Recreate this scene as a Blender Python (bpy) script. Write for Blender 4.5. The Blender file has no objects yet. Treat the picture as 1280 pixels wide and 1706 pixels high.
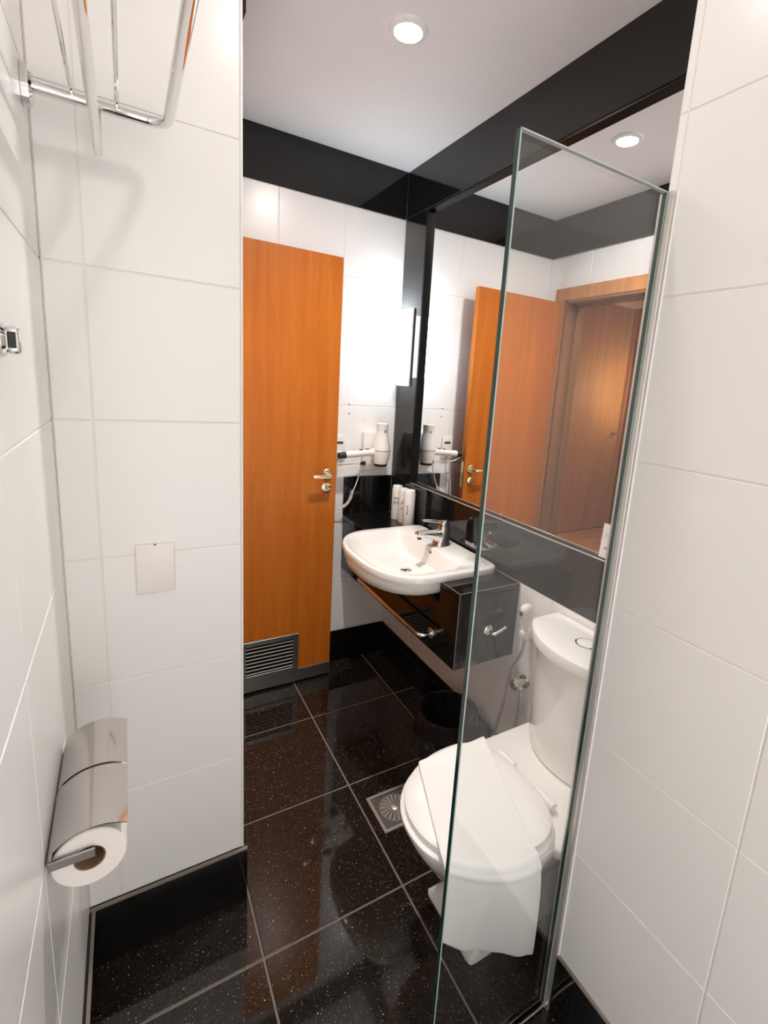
import bpy, bmesh, math, random
from mathutils import Vector, Matrix
random.seed(7)
PI = math.pi
scene = bpy.context.scene
C = scene.collection

# ------------------------------------------------------------------ camera
W, H = 1280, 1706
YAW, PITCH, ROLL, FPX, PX, PY = -0.5456, -0.1938, -0.0691, 807.81, 694.98, 803.56
cam_data = bpy.data.cameras.new('camera')
cam = bpy.data.objects.new('camera', cam_data); C.objects.link(cam)
Mr = Matrix.Rotation(YAW, 3, 'Z') @ Matrix.Rotation(PITCH, 3, 'X') @ Matrix.Rotation(ROLL, 3, 'Y')
right, fwd, up = Mr.col[0], Mr.col[1], Mr.col[2]
rot = Matrix((right, up, -fwd)).transposed()
cam.matrix_world = Matrix.Translation((0, 0, 1.4874)) @ rot.to_4x4()
cam_data.sensor_fit = 'VERTICAL'; cam_data.sensor_height = 36.0
cam_data.lens = FPX / H * 36.0
cam_data.shift_x = -(PX - W / 2) / H
cam_data.shift_y = -(H / 2 - PY) / H
cam_data.clip_start = 0.01
scene.camera = cam

# ------------------------------------------------------------------ world, exposure
world = bpy.data.worlds.new('world'); scene.world = world; world.use_nodes = True
world.node_tree.nodes['Background'].inputs[0].default_value = (1, .975, .955, 1)
world.node_tree.nodes['Background'].inputs[1].default_value = 3.3  # reaches the room only through the added fill window
vs = scene.view_settings
vs.view_transform = 'Standard'; vs.look = 'None'; vs.exposure = 0.06; vs.gamma = 1.0; vs.use_curve_mapping = False
scene.cycles.max_bounces = 12; scene.cycles.diffuse_bounces = 8; scene.cycles.glossy_bounces = 8
scene.cycles.transmission_bounces = 8; scene.cycles.transparent_max_bounces = 16
scene.cycles.caustics_reflective = False; scene.cycles.caustics_refractive = False
scene.cycles.sample_clamp_indirect = 6.0
scene.cycles.use_denoising = True
# strength of the lamps and the added hall fill (built further down as fixtures that give off light)
E_DOWN, P_DOWN, E_SHOWER, E_SCONCE, E_HALL, E_HALLFILL = 660.0, 64.0, 150.0, 12.0, 1000.0, 640.0

# ------------------------------------------------------------------ materials
def new_mat(name):
    m = bpy.data.materials.new(name); m.use_nodes = True
    nt = m.node_tree; b = nt.nodes['Principled BSDF']
    return m, nt, b
def principled(name, col, rough=.4, metal=0., spec=.5, coat=0., emit=None, es=0., bump=None, sheen=0.):
    m, nt, b = new_mat(name)
    b.inputs['Base Color'].default_value = (*col, 1)
    b.inputs['Roughness'].default_value = rough
    b.inputs['Metallic'].default_value = metal
    b.inputs['Specular IOR Level'].default_value = spec
    b.inputs['Coat Weight'].default_value = coat
    b.inputs['Coat Roughness'].default_value = .04
    b.inputs['Sheen Weight'].default_value = sheen
    if emit: b.inputs['Emission Color'].default_value = (*emit, 1); b.inputs['Emission Strength'].default_value = es
    if bump:
        scale, dist = bump
        g = nt.nodes.new('ShaderNodeNewGeometry'); n = nt.nodes.new('ShaderNodeTexNoise')
        n.inputs['Scale'].default_value = scale; n.inputs['Detail'].default_value = 3
        bp = nt.nodes.new('ShaderNodeBump'); bp.inputs['Strength'].default_value = 1; bp.inputs['Distance'].default_value = dist
        nt.links.new(g.outputs['Position'], n.inputs['Vector']); nt.links.new(n.outputs['Fac'], bp.inputs['Height'])
        nt.links.new(bp.outputs['Normal'], b.inputs['Normal'])
    return m
def ramp(nt, stops):
    r = nt.nodes.new('ShaderNodeValToRGB'); e = r.color_ramp.elements
    while len(e) < len(stops): e.new(.5)
    for k, (p, c) in enumerate(stops): e[k].position = p; e[k].color = (*c, 1)
    return r
def granite(name, base, speck=True, rough=.05):
    m, nt, b = new_mat(name); L = nt.links
    b.inputs['Roughness'].default_value = rough
    b.inputs['Specular IOR Level'].default_value = .5
    g = nt.nodes.new('ShaderNodeNewGeometry')
    n = nt.nodes.new('ShaderNodeTexNoise'); n.inputs['Scale'].default_value = 90; n.inputs['Detail'].default_value = 5
    L.new(g.outputs['Position'], n.inputs['Vector'])
    r = ramp(nt, [(.35, tuple(c * .6 for c in base)), (.75, tuple(c * 1.6 for c in base))])
    L.new(n.outputs['Fac'], r.inputs['Fac'])
    out = r.outputs['Color']
    if speck:
        for sc, lim, keep, col in ((210, .22, .72, (.42, .38, .33)), (95, .13, .80, (.75, .68, .58)), (420, .30, .50, (.085, .075, .065))):
            v = nt.nodes.new('ShaderNodeTexVoronoi'); v.inputs['Scale'].default_value = sc
            L.new(g.outputs['Position'], v.inputs['Vector'])
            a = nt.nodes.new('ShaderNodeMath'); a.operation = 'LESS_THAN'; a.inputs[1].default_value = lim
            L.new(v.outputs['Distance'], a.inputs[0])
            s = nt.nodes.new('ShaderNodeSeparateColor'); L.new(v.outputs['Color'], s.inputs[0])
            c = nt.nodes.new('ShaderNodeMath'); c.operation = 'GREATER_THAN'; c.inputs[1].default_value = keep
            L.new(s.outputs[0], c.inputs[0])
            d = nt.nodes.new('ShaderNodeMath'); d.operation = 'MULTIPLY'
            L.new(a.outputs[0], d.inputs[0]); L.new(c.outputs[0], d.inputs[1])
            e = nt.nodes.new('ShaderNodeMath'); e.operation = 'MULTIPLY'
            L.new(d.outputs[0], e.inputs[0]); L.new(s.outputs[1], e.inputs[1])
            mx = nt.nodes.new('ShaderNodeMixRGB'); mx.inputs[2].default_value = (*col, 1)
            L.new(e.outputs[0], mx.inputs[0]); L.new(out, mx.inputs[1]); out = mx.outputs[0]
    L.new(out, b.inputs['Base Color'])
    return m
def wood(name, c1, c2, rough=.38, scale=(26, 26, 1.1)):
    m, nt, b = new_mat(name); L = nt.links
    b.inputs['Specular IOR Level'].default_value = .3
    b.inputs['Roughness'].default_value = rough
    g = nt.nodes.new('ShaderNodeNewGeometry')
    mp = nt.nodes.new('ShaderNodeMapping'); mp.inputs['Scale'].default_value = scale
    L.new(g.outputs['Position'], mp.inputs['Vector'])
    n = nt.nodes.new('ShaderNodeTexNoise'); n.inputs['Scale'].default_value = 1.0; n.inputs['Detail'].default_value = 6; n.inputs['Distortion'].default_value = .6
    L.new(mp.outputs[0], n.inputs['Vector'])
    n2 = nt.nodes.new('ShaderNodeTexNoise'); n2.inputs['Scale'].default_value = 7.0; n2.inputs['Detail'].default_value = 4
    L.new(mp.outputs[0], n2.inputs['Vector'])
    a = nt.nodes.new('ShaderNodeMixRGB'); a.inputs[0].default_value = .35
    L.new(n.outputs['Fac'], a.inputs[1]); L.new(n2.outputs['Fac'], a.inputs[2])
    r = ramp(nt, [(.36, c1), (.64, c2)])
    L.new(a.outputs[0], r.inputs['Fac']); L.new(r.outputs['Color'], b.inputs['Base Color'])
    return m
def thin_glass(name, tint, ior=1.5):
    m = bpy.data.materials.new(name); m.use_nodes = True; nt = m.node_tree; nt.nodes.clear(); L = nt.links
    o = nt.nodes.new('ShaderNodeOutputMaterial'); t = nt.nodes.new('ShaderNodeBsdfTransparent'); t.inputs[0].default_value = (*tint, 1)
    g = nt.nodes.new('ShaderNodeBsdfGlossy'); g.inputs['Roughness'].default_value = 0.0; g.inputs[0].default_value = (1, 1, 1, 1)
    f = nt.nodes.new('ShaderNodeFresnel'); f.inputs[0].default_value = ior
    # same reflectance from both sides of the thin pane
    ge = nt.nodes.new('ShaderNodeNewGeometry'); mm = nt.nodes.new('ShaderNodeMath'); mm.operation = 'MULTIPLY_ADD'
    mm.inputs[1].default_value = 1 / ior - ior; mm.inputs[2].default_value = ior
    L.new(ge.outputs['Backfacing'], mm.inputs[0]); L.new(mm.outputs[0], f.inputs[0])
    x = nt.nodes.new('ShaderNodeMixShader')
    L.new(f.outputs[0], x.inputs[0]); L.new(t.outputs[0], x.inputs[1]); L.new(g.outputs[0], x.inputs[2]); L.new(x.outputs[0], o.inputs[0])
    return m

M = dict(
    tile=principled('white_tile', (.875, .85, .83), .28, bump=(90, .00012)),
    grout=principled('white_grout', (.84, .80, .765), .8),
    gran=principled('black_granite', (.0065, .0062, .006), .06),
    base=principled('black_baseboard_stone', (.005, .0045, .004), .04),
    lip=principled('pale_stone_edge', (.22, .18, .155), .35),  # grey-brown strip along baseboard tops and counter edges
    floor=granite('speckled_black_stone', (.015, .0112, .0085), True, .05),
    fgrout=principled('floor_grout', (.20, .155, .125), .7),
    paint=principled('ceiling_paint', (.93, .92, .915), .7),
    wood=wood('orange_wood', (.46, .116, .009), (.55, .163, .017)),
    woodh=wood('hall_wood', (.40, .17, .052), (.52, .25, .085), .55),
    wood2=wood('brown_wood', (.42, .16, .05), (.58, .25, .09), .35),
    wood3=wood('dark_brown_wood', (.20, .085, .033), (.30, .13, .05), .4),
    hfloor=wood('hall_floor_wood', (.50, .22, .08), (.68, .33, .13), .3, (3, 14, 3)),
    chrome=principled('chrome', (.76, .75, .74), .06, 1.0),
    cover=principled('soft_chrome', (.60, .575, .55), .10, 1.0),
    steel=principled('brushed_steel', (.42, .40, .38), .35, 1.0),
    alu=principled('aluminium', (.66, .62, .58), .38, .85),
    gold=principled('champagne_metal', (.80, .66, .44), .22, 1.0),
    dark=principled('dark_gap', (.01, .009, .008), .4, spec=.08),
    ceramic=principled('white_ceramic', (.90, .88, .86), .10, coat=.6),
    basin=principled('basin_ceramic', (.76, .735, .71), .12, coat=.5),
    seat=principled('white_seat_plastic', (.92, .90, .88), .22),
    plastic=principled('white_plastic', (.80, .76, .73), .32),
    ivory=principled('ivory_plastic', (.88, .83, .78), .35),
    black=principled('black_plastic', (.012, .012, .012), .35),
    bag=principled('black_bag_film', (.012, .010, .010), .22, bump=(45, .004)),
    towel=principled('white_terry', (.93, .91, .89), .95, sheen=.4, bump=(420, .0012)),
    paper=principled('tissue_paper', (.86, .80, .76), .9, bump=(300, .0003)),
    card=principled('cardboard_core', (.28, .17, .10), .9),
    ink=principled('black_ink', (.03, .03, .03), .6),
    greyink=principled('grey_ink', (.30, .30, .31), .6),
    mirror=principled('mirror_silver', (.93, .94, .94), .0, 1.0),
    edge=principled('green_glass_edge', (.004, .035, .028), .12, spec=.6),
    edge2=principled('polished_glass_arris', (.42, .50, .46), .25),
    glass=thin_glass('clear_glass', (.985, .992, .988)),
    clear=thin_glass('clear_acrylic', (.93, .93, .93), 1.7),
    frost=principled('frosted_plate', (.58, .62, .66), .35),
    lamp=principled('sconce_glow', (.9, .95, 1), .4, emit=(.80, .91, 1.0), es=E_SCONCE),
    lamptop=principled('sconce_top_fill', (.9, .95, 1), .4, emit=(.80, .91, 1.0), es=E_SCONCE * 9.5),  # extra-bright cap on the shade, added to brighten the ceiling
    down=principled('downlight_glow', (1, 1, 1), .4, emit=(1.0, .955, .91), es=E_DOWN),
    down2=principled('shower_downlight_glow', (1, 1, 1), .4, emit=(1.0, .955, .91), es=E_SHOWER),
    hall=principled('hall_lamp_glow', (1, 1, 1), .4, emit=(1.0, .82, .55), es=E_HALL),
    hallfill=principled('hall_fill_diffuser', (1, 1, 1), .4, emit=(1.0, .84, .66), es=E_HALLFILL),
    wpaint=principled('painted_wall', (.62, .60, .58), .7),
    silicone=principled('white_silicone', (.84, .81, .79), .5),
)

# ------------------------------------------------------------------ mesh helpers
def link(name, me, mat, parent=None, loc=None, rotm=None, smooth=None):
    o = bpy.data.objects.new(name, me); C.objects.link(o)
    if mat is not None and not me.materials:
        for m_ in (mat if isinstance(mat, (list, tuple)) else [mat]): me.materials.append(M[m_])
    if rotm is not None: o.matrix_world = rotm
    elif loc is not None: o.location = loc
    if parent is not None: o.parent = parent
    if smooth is not None:
        me.shade_smooth(); me.set_sharp_from_angle(angle=math.radians(smooth))
    return o
class G:
    """collects faces of one mesh"""
    def __init__(s): s.v = []; s.f = []; s.m = []
    def add(s, vs_, fs, mi=0):
        b = len(s.v); s.v += [tuple(v) for v in vs_]; s.f += [tuple(b + i for i in f) for f in fs]; s.m += [mi] * len(fs); return s
    def box(s, x0, x1, y0, y1, z0, z1, mi=0):
        v = [(x, y, z) for z in (z0, z1) for y in (y0, y1) for x in (x0, x1)]
        return s.add(v, [(0, 2, 3, 1), (4, 5, 7, 6), (0, 1, 5, 4), (2, 6, 7, 3), (0, 4, 6, 2), (1, 3, 7, 5)], mi)
    def rbox(s, x0, x1, y0, y1, z0, z1, r=.003, seg=2, mi=0):
        bm = bmesh.new(); bmesh.ops.create_cube(bm, size=1)
        for v in bm.verts: v.co = Vector(((x0 + x1) / 2 + v.co.x * (x1 - x0), (y0 + y1) / 2 + v.co.y * (y1 - y0), (z0 + z1) / 2 + v.co.z * (z1 - z0)))
        bmesh.ops.bevel(bm, geom=bm.edges[:], offset=r, segments=seg, affect='EDGES', profile=.5)
        bm.verts.index_update(); s.add([v.co[:] for v in bm.verts], [[v.index for v in f.verts] for f in bm.faces], mi); bm.free(); return s
    def loft(s, rings, cap0=True, cap1=True, mi=0, closed=True):
        n = len(rings[0]); v = [p for r in rings for p in r]; f = []
        for a in range(len(rings) - 1):
            for i in range(n if closed else n - 1):
                j = (i + 1) % n; f.append((a * n + i, a * n + j, (a + 1) * n + j, (a + 1) * n + i))
        if cap0: f.append(tuple(range(n))[::-1])
        if cap1: f.append(tuple(range((len(rings) - 1) * n, len(rings) * n)))
        return s.add(v, f, mi)
    def tube(s, pts, r, seg=12, mi=0, cap=True):
        P = [Vector(p) for p in pts]; R = r if isinstance(r, (list, tuple)) else [r] * len(P); rings = []
        T = [(P[min(i + 1, len(P) - 1)] - P[max(i - 1, 0)]).normalized() for i in range(len(P))]
        u = T[0].orthogonal().normalized()
        for i, p in enumerate(P):
            u = (u - T[i] * u.dot(T[i])).normalized(); w = T[i].cross(u)
            rings.append([p + (u * math.cos(2 * PI * k / seg) + w * math.sin(2 * PI * k / seg)) * R[i] for k in range(seg)])
        return s.loft(rings, cap, cap, mi)
    def lathe(s, prof, c, axis='z', seg=32, mi=0, cap0=True, cap1=True):
        rings = []
        for r, h in prof:
            ring = []
            for k in range(seg):
                a = 2 * PI * k / seg; x, y = r * math.cos(a), r * math.sin(a)
                ring.append({'z': (c[0] + x, c[1] + y, c[2] + h), 'x': (c[0] + h, c[1] + x, c[2] + y), 'y': (c[0] + y, c[1] + h, c[2] + x)}[axis])
            rings.append(ring)
        return s.loft(rings, cap0, cap1, mi)
    def mesh(s, name):
        me = bpy.data.meshes.new(name); me.from_pydata(s.v, [], s.f); me.polygons.foreach_set('material_index', s.m)
        bm = bmesh.new(); bm.from_mesh(me); bmesh.ops.recalc_face_normals(bm, faces=bm.faces[:]); bm.to_mesh(me); bm.free()
        me.update(); return me
    def out(s, name, mat, parent=None, smooth=35):
        return link(name, s.mesh(name), mat, parent, smooth=smooth)
def fillet(pts, r, n=6):
    """round the inner corners of a polyline"""
    P = [Vector(p) for p in pts]; o = [P[0]]
    for i in range(1, len(P) - 1):
        a = (P[i - 1] - P[i]).normalized(); b = (P[i + 1] - P[i]).normalized()
        ang = a.angle(b); d = min(r / math.tan(ang / 2), (P[i - 1] - P[i]).length * .49, (P[i + 1] - P[i]).length * .49)
        s_, e_ = P[i] + a * d, P[i] + b * d
        for k in range(n + 1):
            t = k / n; o.append((1 - t) ** 2 * s_ + 2 * t * (1 - t) * P[i] + t * t * e_)
    o.append(P[-1]); return o
def spline(pts, n=8):
    P = [Vector(p) for p in pts]; o = []
    for i in range(len(P) - 1):
        p0, p1, p2, p3 = P[max(i - 1, 0)], P[i], P[i + 1], P[min(i + 2, len(P) - 1)]
        for k in range(n):
            t = k / n; o.append(.5 * ((2 * p1) + (p2 - p0) * t + (2 * p0 - 5 * p1 + 4 * p2 - p3) * t * t + (3 * p1 - p0 - 3 * p2 + p3) * t ** 3))
    o.append(P[-1]); return o
def thing(name, label, cat, loc=(0, 0, 0), group=None):
    o = bpy.data.objects.new(name, None); C.objects.link(o); o.location = (0, 0, 0)
    o['label'] = label; o['category'] = cat; o.empty_display_size = .05
    if group: o['group'] = group
    return o
def tag(o, label, cat, group=None, kind=None):
    o['label'] = label; o['category'] = cat
    if group: o['group'] = group
    if kind: o['kind'] = kind
    return o
def structure(name, g, mat, label, cat): return tag(g.out(name, mat, smooth=None), label, cat, kind='structure')

# tiles: a chamfered slab in its own x,y with +z as outward face; mesh shared by size
_tiles = {}
def tile_mesh(w, h, mat, t=.006, c=.0012):
    k = (round(w, 4), round(h, 4), mat, t)
    if k not in _tiles:
        g = G(); q = lambda i, z: [(-w / 2 + i, -h / 2 + i, z), (w / 2 - i, -h / 2 + i, z), (w / 2 - i, h / 2 - i, z), (-w / 2 + i, h / 2 - i, z)]
        g.loft([q(0, -t), q(0, -c), q(c, 0)])
        me = g.mesh('tile'); me.materials.append(M[mat]); _tiles[k] = me
    return _tiles[k]
def lay(parent, origin, u, v, us, vs_, joint=.003, mat='tile', name='tile', t=.006, skip=None):
    """tiles between consecutive joint positions us x vs_ (metres along u and v) on the plane origin/u/v"""
    u, v = Vector(u), Vector(v); n = u.cross(v); O = Vector(origin)
    R = Matrix((u, v, n)).transposed().to_4x4()
    for a in range(len(us) - 1):
        for b in range(len(vs_) - 1):
            if skip and skip((us[a] + us[a + 1]) / 2, (vs_[b] + vs_[b + 1]) / 2): continue
            w, h = us[a + 1] - us[a] - joint, vs_[b + 1] - vs_[b] - joint
            if w < .01 or h < .01: continue
            p = O + u * (us[a] + us[a + 1]) / 2 + v * (vs_[b] + vs_[b + 1]) / 2
            link(name, tile_mesh(w, h, mat, t), None, parent, rotm=Matrix.Translation(p) @ R)

# ------------------------------------------------------------------ room numbers (metres)
XL, XS, YS, XD, YF, XR, XN, YP = -.128, .236, 1.2012, .25, 2.2514, 1.2, .84, .60
ZC, ZB, Z0 = 2.481, 2.275, .175
YBK = -.95
D1, D2 = 1.52, 2.10            # doorway
ROWS = [Z0, .475, .775, 1.075, 1.375, 1.675, 1.975, ZB]
ROWSF = ROWS + [ZC]
def joints(a, b, start, step):
    r = [a]; x = start
    while x < a + .012: x += step
    while x < b - .012: r.append(x); x += step
    return r + [b]

# ---- floor, ceiling
f = structure('floor', G().box(-.4, 1.35, YBK - .1, 2.4, -.06, -.0025), 'fgrout', 'black speckled polished stone floor of large square tiles', 'floor')
fx = [XL, .25, .664, 1.078, XR + .03]; fy = [YBK, -.673, -.251, .171, .593, 1.0148, 1.437, 1.859, YF]
lay(f, (0, 0, 0), (1, 0, 0), (0, 1, 0), fx, fy, .006, 'floor', t=.004)
c = structure('ceiling', G().box(-.4, 1.35, YBK - .1, 2.4, ZC, ZC + .08), 'paint', 'plain white painted bathroom ceiling', 'ceiling')

# ---- far wall
wb = structure('wall_back', G().box(.1, 1.3, YF + .002, YF + .10, 0, ZC), 'grout', 'far white tiled wall with black granite band under the ceiling', 'wall')
lay(wb, (0, YF, 0), (1, 0, 0), (0, 0, 1), [XD, .59, .89, XR], ROWS, skip=lambda x, z: False)
def panel(parent, x0, x1, y0, y1, z0, z1, name='granite_panel', mat='gran', r=.0012):
    return G().rbox(x0, x1, y0, y1, z0, z1, r, 1).out(name, mat, parent, None)
panel(wb, XD, XR, YF - .008, YF + .002, ZB, ZC)                               # band
panel(wb, .9316, XR, YF - .012, YF + .002, .8195, 1.019)                      # backsplash behind the counter
G().tube([(.945, YF - .0015, 1.38), (.945, YF + .0, 1.38)], .0035, 10).out('screw_hole', 'ink', wb)
G().tube([(.947, YF - .0015, 1.336), (.947, YF + .0, 1.336)], .0035, 10).out('screw_hole', 'ink', wb)
G().tube([(1.035, YF - .0015, 1.305), (1.035, YF + .0, 1.305)], .002, 10).out('screw_hole', 'ink', wb)

# ---- mirror wall (right, sink and toilet recess)
wr = structure('wall_right', G().box(XR + .002, XR + .12, YP - .1, YF + .1, 0, .90).box(XR + .028, XR + .12, YP - .1, YF + .1, .90, ZC), 'grout',
               'right wall of the sink recess, white tiles below black granite panels', 'wall')
# plane facing -x : u = -y, v = z
ry = [-YF, -1.9514, -1.6514, -1.3514, -1.0514, -.7514, -YP]
lay(wr, (XR, 0, 0), (0, -1, 0), (0, 0, 1), ry, [Z0, .475, .8195])
panel(wr, XR, XR + .028, YP, YF - .008, ZB, ZC)                               # band
panel(wr, XR, XR + .028, 2.047, YF - .008, 1.019, ZB)                         # column at the corner
panel(wr, XR, XR + .028, YP, YF - .012, .8195, 1.019)                         # splashback under the mirror

# ---- pier between toilet recess and shower (near right)
wp = structure('wall_right_pier', G().box(XN + .002, XR + .12, YBK, YP - .002, 0, ZC), 'grout', 'near right wall of large white tiles beside the glass screen', 'wall')
lay(wp, (XN, 0, 0), (0, -1, 0), (0, 0, 1), joints(-(YP - .004), -YBK, -.2815 - .3, .3), ROWSF)
lay(wp, (0, YP, 0), (-1, 0, 0), (0, 0, 1), [-XR, -.90, -XN - .003], ROWSF)

# ---- left wall of the shower
wl = structure('wall_left', G().box(XL - .12, XL - .002, YBK, YS + .1, 0, ZC), 'grout', 'near left wall of large white tiles carrying rack, hook and paper holder', 'wall')
lay(wl, (XL, 0, 0), (0, 1, 0), (0, 0, 1), [YBK, -.755, -.455, -.155, .145, .445, .745, YS], ROWSF)
ws = structure('wall_left_return', G().box(XL, XS - .002, YS + .002, 1.30, 0, ZC), 'grout', 'short white tiled wall facing the camera at left, ending beside the door', 'wall')
lay(ws, (0, YS, 0), (1, 0, 0), (0, 0, 1), [XL, -.0606, XS - .004], ROWSF)
G().rbox(XS - .005, XS + .0005, YS - .001, 1.30, Z0, ZC, .001, 1).out('corner_trim', 'silicone', ws, None)

# ---- doorway wall (left of the sink zone, seen in the mirror)
wd = structure('wall_left_doorway', G().box(.12, XD - .002, 1.30, D1, 0, ZC).box(.12, XD - .002, D2, YF + .1, 0, ZC).box(.12, XD - .002, D1, D2, 2.03, ZC),
               'grout', 'white tiled wall around the doorway, seen in the mirror', 'wall')
lay(wd, (XD, 0, 0), (0, 1, 0), (0, 0, 1), [1.30, 1.3514, 1.6514, 1.9514, YF], [2.09, ZB], skip=None)
lay(wd, (XD, 0, 0), (0, 1, 0), (0, 0, 1), [1.30, D1 - .065], ROWS[:-1])
lay(wd, (XD, 0, 0), (0, 1, 0), (0, 0, 1), [D2 + .08, YF], ROWS[:-1])
panel(wd, XD - .002, XD + .014, 1.302, YF - .008, ZB, ZC)
# door frame
df = tag(G().rbox(XD, XD + .016, D1 - .065, D1, 0, 2.0248, .002, 1).rbox(XD, XD + .016, D2, D2 + .075, 0, 2.0248, .002, 1).rbox(XD, XD + .016, D1 - .065, D2 + .075, 2.025, 2.095, .002, 1).out('door_frame_1', 'wood2', None, None),
         'brown wooden door casing around the doorway, seen in the mirror', 'door frame', kind='structure')
G().box(.115, XD + .012, D1 - .002, D1 + .018, 0, 2.03).box(.115, XD + .012, D2 - .018, D2 + .002, 0, 2.03).box(.115, XD + .012, D1, D2, 2.012, 2.032).out('jamb', 'wood3', df, None)
G().box(.16, .185, D2 - .032, D2 - .018, 0, 2.01).box(.16, .185, D1 + .018, D2 - .018, 1.998, 2.012).out('door_stop', 'wood3', df, None)

# ---- wall behind the camera; its window is added as soft fill
WX0, WX1, WZ0, WZ1 = -.08, .80, .03, 2.34
wf = structure('wall_front', G().box(-.3, WX0, YBK - .1, YBK - .002, 0, ZC).box(WX1, 1.3, YBK - .1, YBK - .002, 0, ZC).box(WX0, WX1, YBK - .1, YBK - .002, 0, WZ0).box(WX0, WX1, YBK - .1, YBK - .002, WZ1, ZC), 'grout', 'white tiled shower wall behind the camera with an opening for the added fill window', 'wall')
wn = structure('fill_window_1', G().box(WX0, WX0 + .04, YBK - .07, YBK - .03, WZ0, WZ1).box(WX1 - .04, WX1, YBK - .07, YBK - .03, WZ0, WZ1).box(WX0, WX1, YBK - .07, YBK - .03, WZ0, WZ0 + .04).box(WX0, WX1, YBK - .07, YBK - .03, WZ1 - .04, WZ1), 'alu', 'unseen window added behind the camera as soft fill light', 'window')  # unseen opening added to give broad frontal fill
G().box(WX0 + .04, WX1 - .04, YBK - .055, YBK - .050, WZ0 + .04, WZ1 - .04).out('pane', 'glass', wn, None)

# ---- baseboards
def board(name, bx, lip, label):
    b = tag(G().rbox(*bx, .001, 1).out(name, 'base', None, None), label, 'baseboard', kind='structure')
    if lip: G().box(*lip).out('lip', 'lip', b, None)
    return b
board('baseboard_left_return', (XL, XS + .008, YS - .012, YS + .002, 0, Z0), (XL, XS + .009, YS - .013, YS - .004, Z0 - .003, Z0 + .0015), 'black granite baseboard under the short left wall')
board('baseboard_left', (XL - .002, XL + .012, YBK, YS - .013, 0, Z0), (XL + .006, XL + .013, YBK, YS - .013, Z0 - .003, Z0 + .0015), 'black granite baseboard along the near left wall')
board('baseboard_left_side', (XS - .004, XS + .008, YS + .002, 1.30, 0, Z0), None, 'black granite baseboard wrapping the end of the short left wall')
board('baseboard_right_pier', (XN - .004, XN + .002, YBK, YP, 0, Z0), (XN - .0055, XN + .001, YBK, YP, Z0 - .004, Z0 + .001), 'black granite baseboard along the near right wall')
board('baseboard_right', (XR - .006, XR + .002, YP, YF, 0, Z0), None, 'black granite baseboard behind the toilet and bin')
board('baseboard_back', (XD, XR - .007, YF - .008, YF + .002, 0, Z0), None, 'black granite baseboard on the far wall beside the door')

# ------------------------------------------------------------------ hall beyond the doorway
HX, HY = -2.392, 3.62
hf = structure('floor_hall', G().box(HX - .1, .118, 1.3, HY + .1, -.06, 0), 'hfloor', 'wooden hall floor seen through the doorway in the mirror', 'floor')
structure('ceiling_hall', G().box(HX - .1, .118, 1.3, HY + .1, ZC, ZC + .08), 'paint', 'white hall ceiling seen through the doorway in the mirror', 'ceiling')
structure('trim_1', G().box(-1.82, .118, 1.32, HY, 2.462, ZC), 'wood', 'wooden soffit under the hall ceiling', 'soffit')
hw = structure('wall_hall_back', G().box(HX, .30, HY, HY + .1, 0, ZC), 'wood3', 'wood panelled hall wall facing the bathroom doorway', 'wall')
for k, (a, b_) in enumerate([(HX + .004, -1.48), (-1.474, -.66), (-.654, .11)]):
    G().rbox(a, b_, HY - .012, HY, .02, ZC, .002, 1).out('wood_panel', 'woodh', hw, None)
hs = structure('wall_hall_side', G().box(HX - .1, HX, 1.3, HY + .1, 0, ZC), 'wood3', 'side wall of the hall with a dark recessed door', 'wall')
G().rbox(HX, HX + .012, 3.56, HY - .013, .02, ZC, .002, 1).out('wood_panel', 'woodh', hs, None)
G().rbox(HX, HX + .012, 1.4, 3.18, .02, ZC, .002, 1).out('wood_panel', 'woodh', hs, None)
G().rbox(HX, HX + .012, 3.183, 3.557, 2.15, ZC, .002, 1).out('wood_panel', 'woodh', hs, None)
structure('wall_hall_front', G().box(HX, .12, 1.22, 1.30, 0, ZC), 'wpaint', 'near wall of the hall', 'wall')
structure('wall_hall_right', G().box(.116, .122, YF + .1, HY, 0, ZC), 'wood2', 'wood clad hall wall beside the bathroom', 'wall')
hd = hw
G().lathe([(.024, 0), (.024, -.006)], (-2.300, HY - .012, 1.12), 'y', 20).out('handle_rose', 'gold', hd)
G().tube(fillet([(-2.300, HY - .016, 1.12), (-2.300, HY - .06, 1.12), (-2.19, HY - .06, 1.12)], .01), .008, 10).out('lever_handle', 'gold', hd)
for hx, hy, lab in ((-.9, 2.7, 'unseen warm fill light added in the wooden soffit of the hall, farther from the bathroom'), (-.45, 1.75, 'unseen warm fill light added in the wooden soffit just outside the doorway')):  # unseen lights added to brighten the hall and spill through the doorway
    hl = thing('hall_fill_light', lab, 'ceiling light')
    G().lathe([(.055, 0), (.055, -.004), (.042, -.006), (.042, 0)], (hx, hy, 2.462), 'z', 32).out('trim_ring', 'alu', hl)
    G().lathe([(.041, 0), (.041, -.003)], (hx, hy, 2.462), 'z', 24).out('diffuser', 'hallfill', hl)
hb = thing('reading_lamp', 'warm wall lamp in the hall lighting the wood panels', 'wall lamp')
G().lathe([(.035, 0), (.035, .015)], (HX + .012, 2.86, 1.60), 'x', 24).out('backplate', 'chrome', hb)
G().tube(fillet([(HX + .02, 2.86, 1.60), (HX + .10, 2.86, 1.60), (HX + .10, 2.94, 1.58)], .02), .006, 10).out('arm', 'chrome', hb)
G().lathe([(.022, 0), (.04, .07), (.038, .07), (.02, .004)], (HX + .10, 2.93, 1.58), 'y', 24, cap0=True, cap1=False).out('lamp_shade', 'chrome', hb)
G().lathe([(.012, .01), (.022, .03), (.022, .05), (.006, .062)], (HX + .10, 2.93, 1.58), 'y', 20).out('bulb', 'hall', hb)

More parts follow.
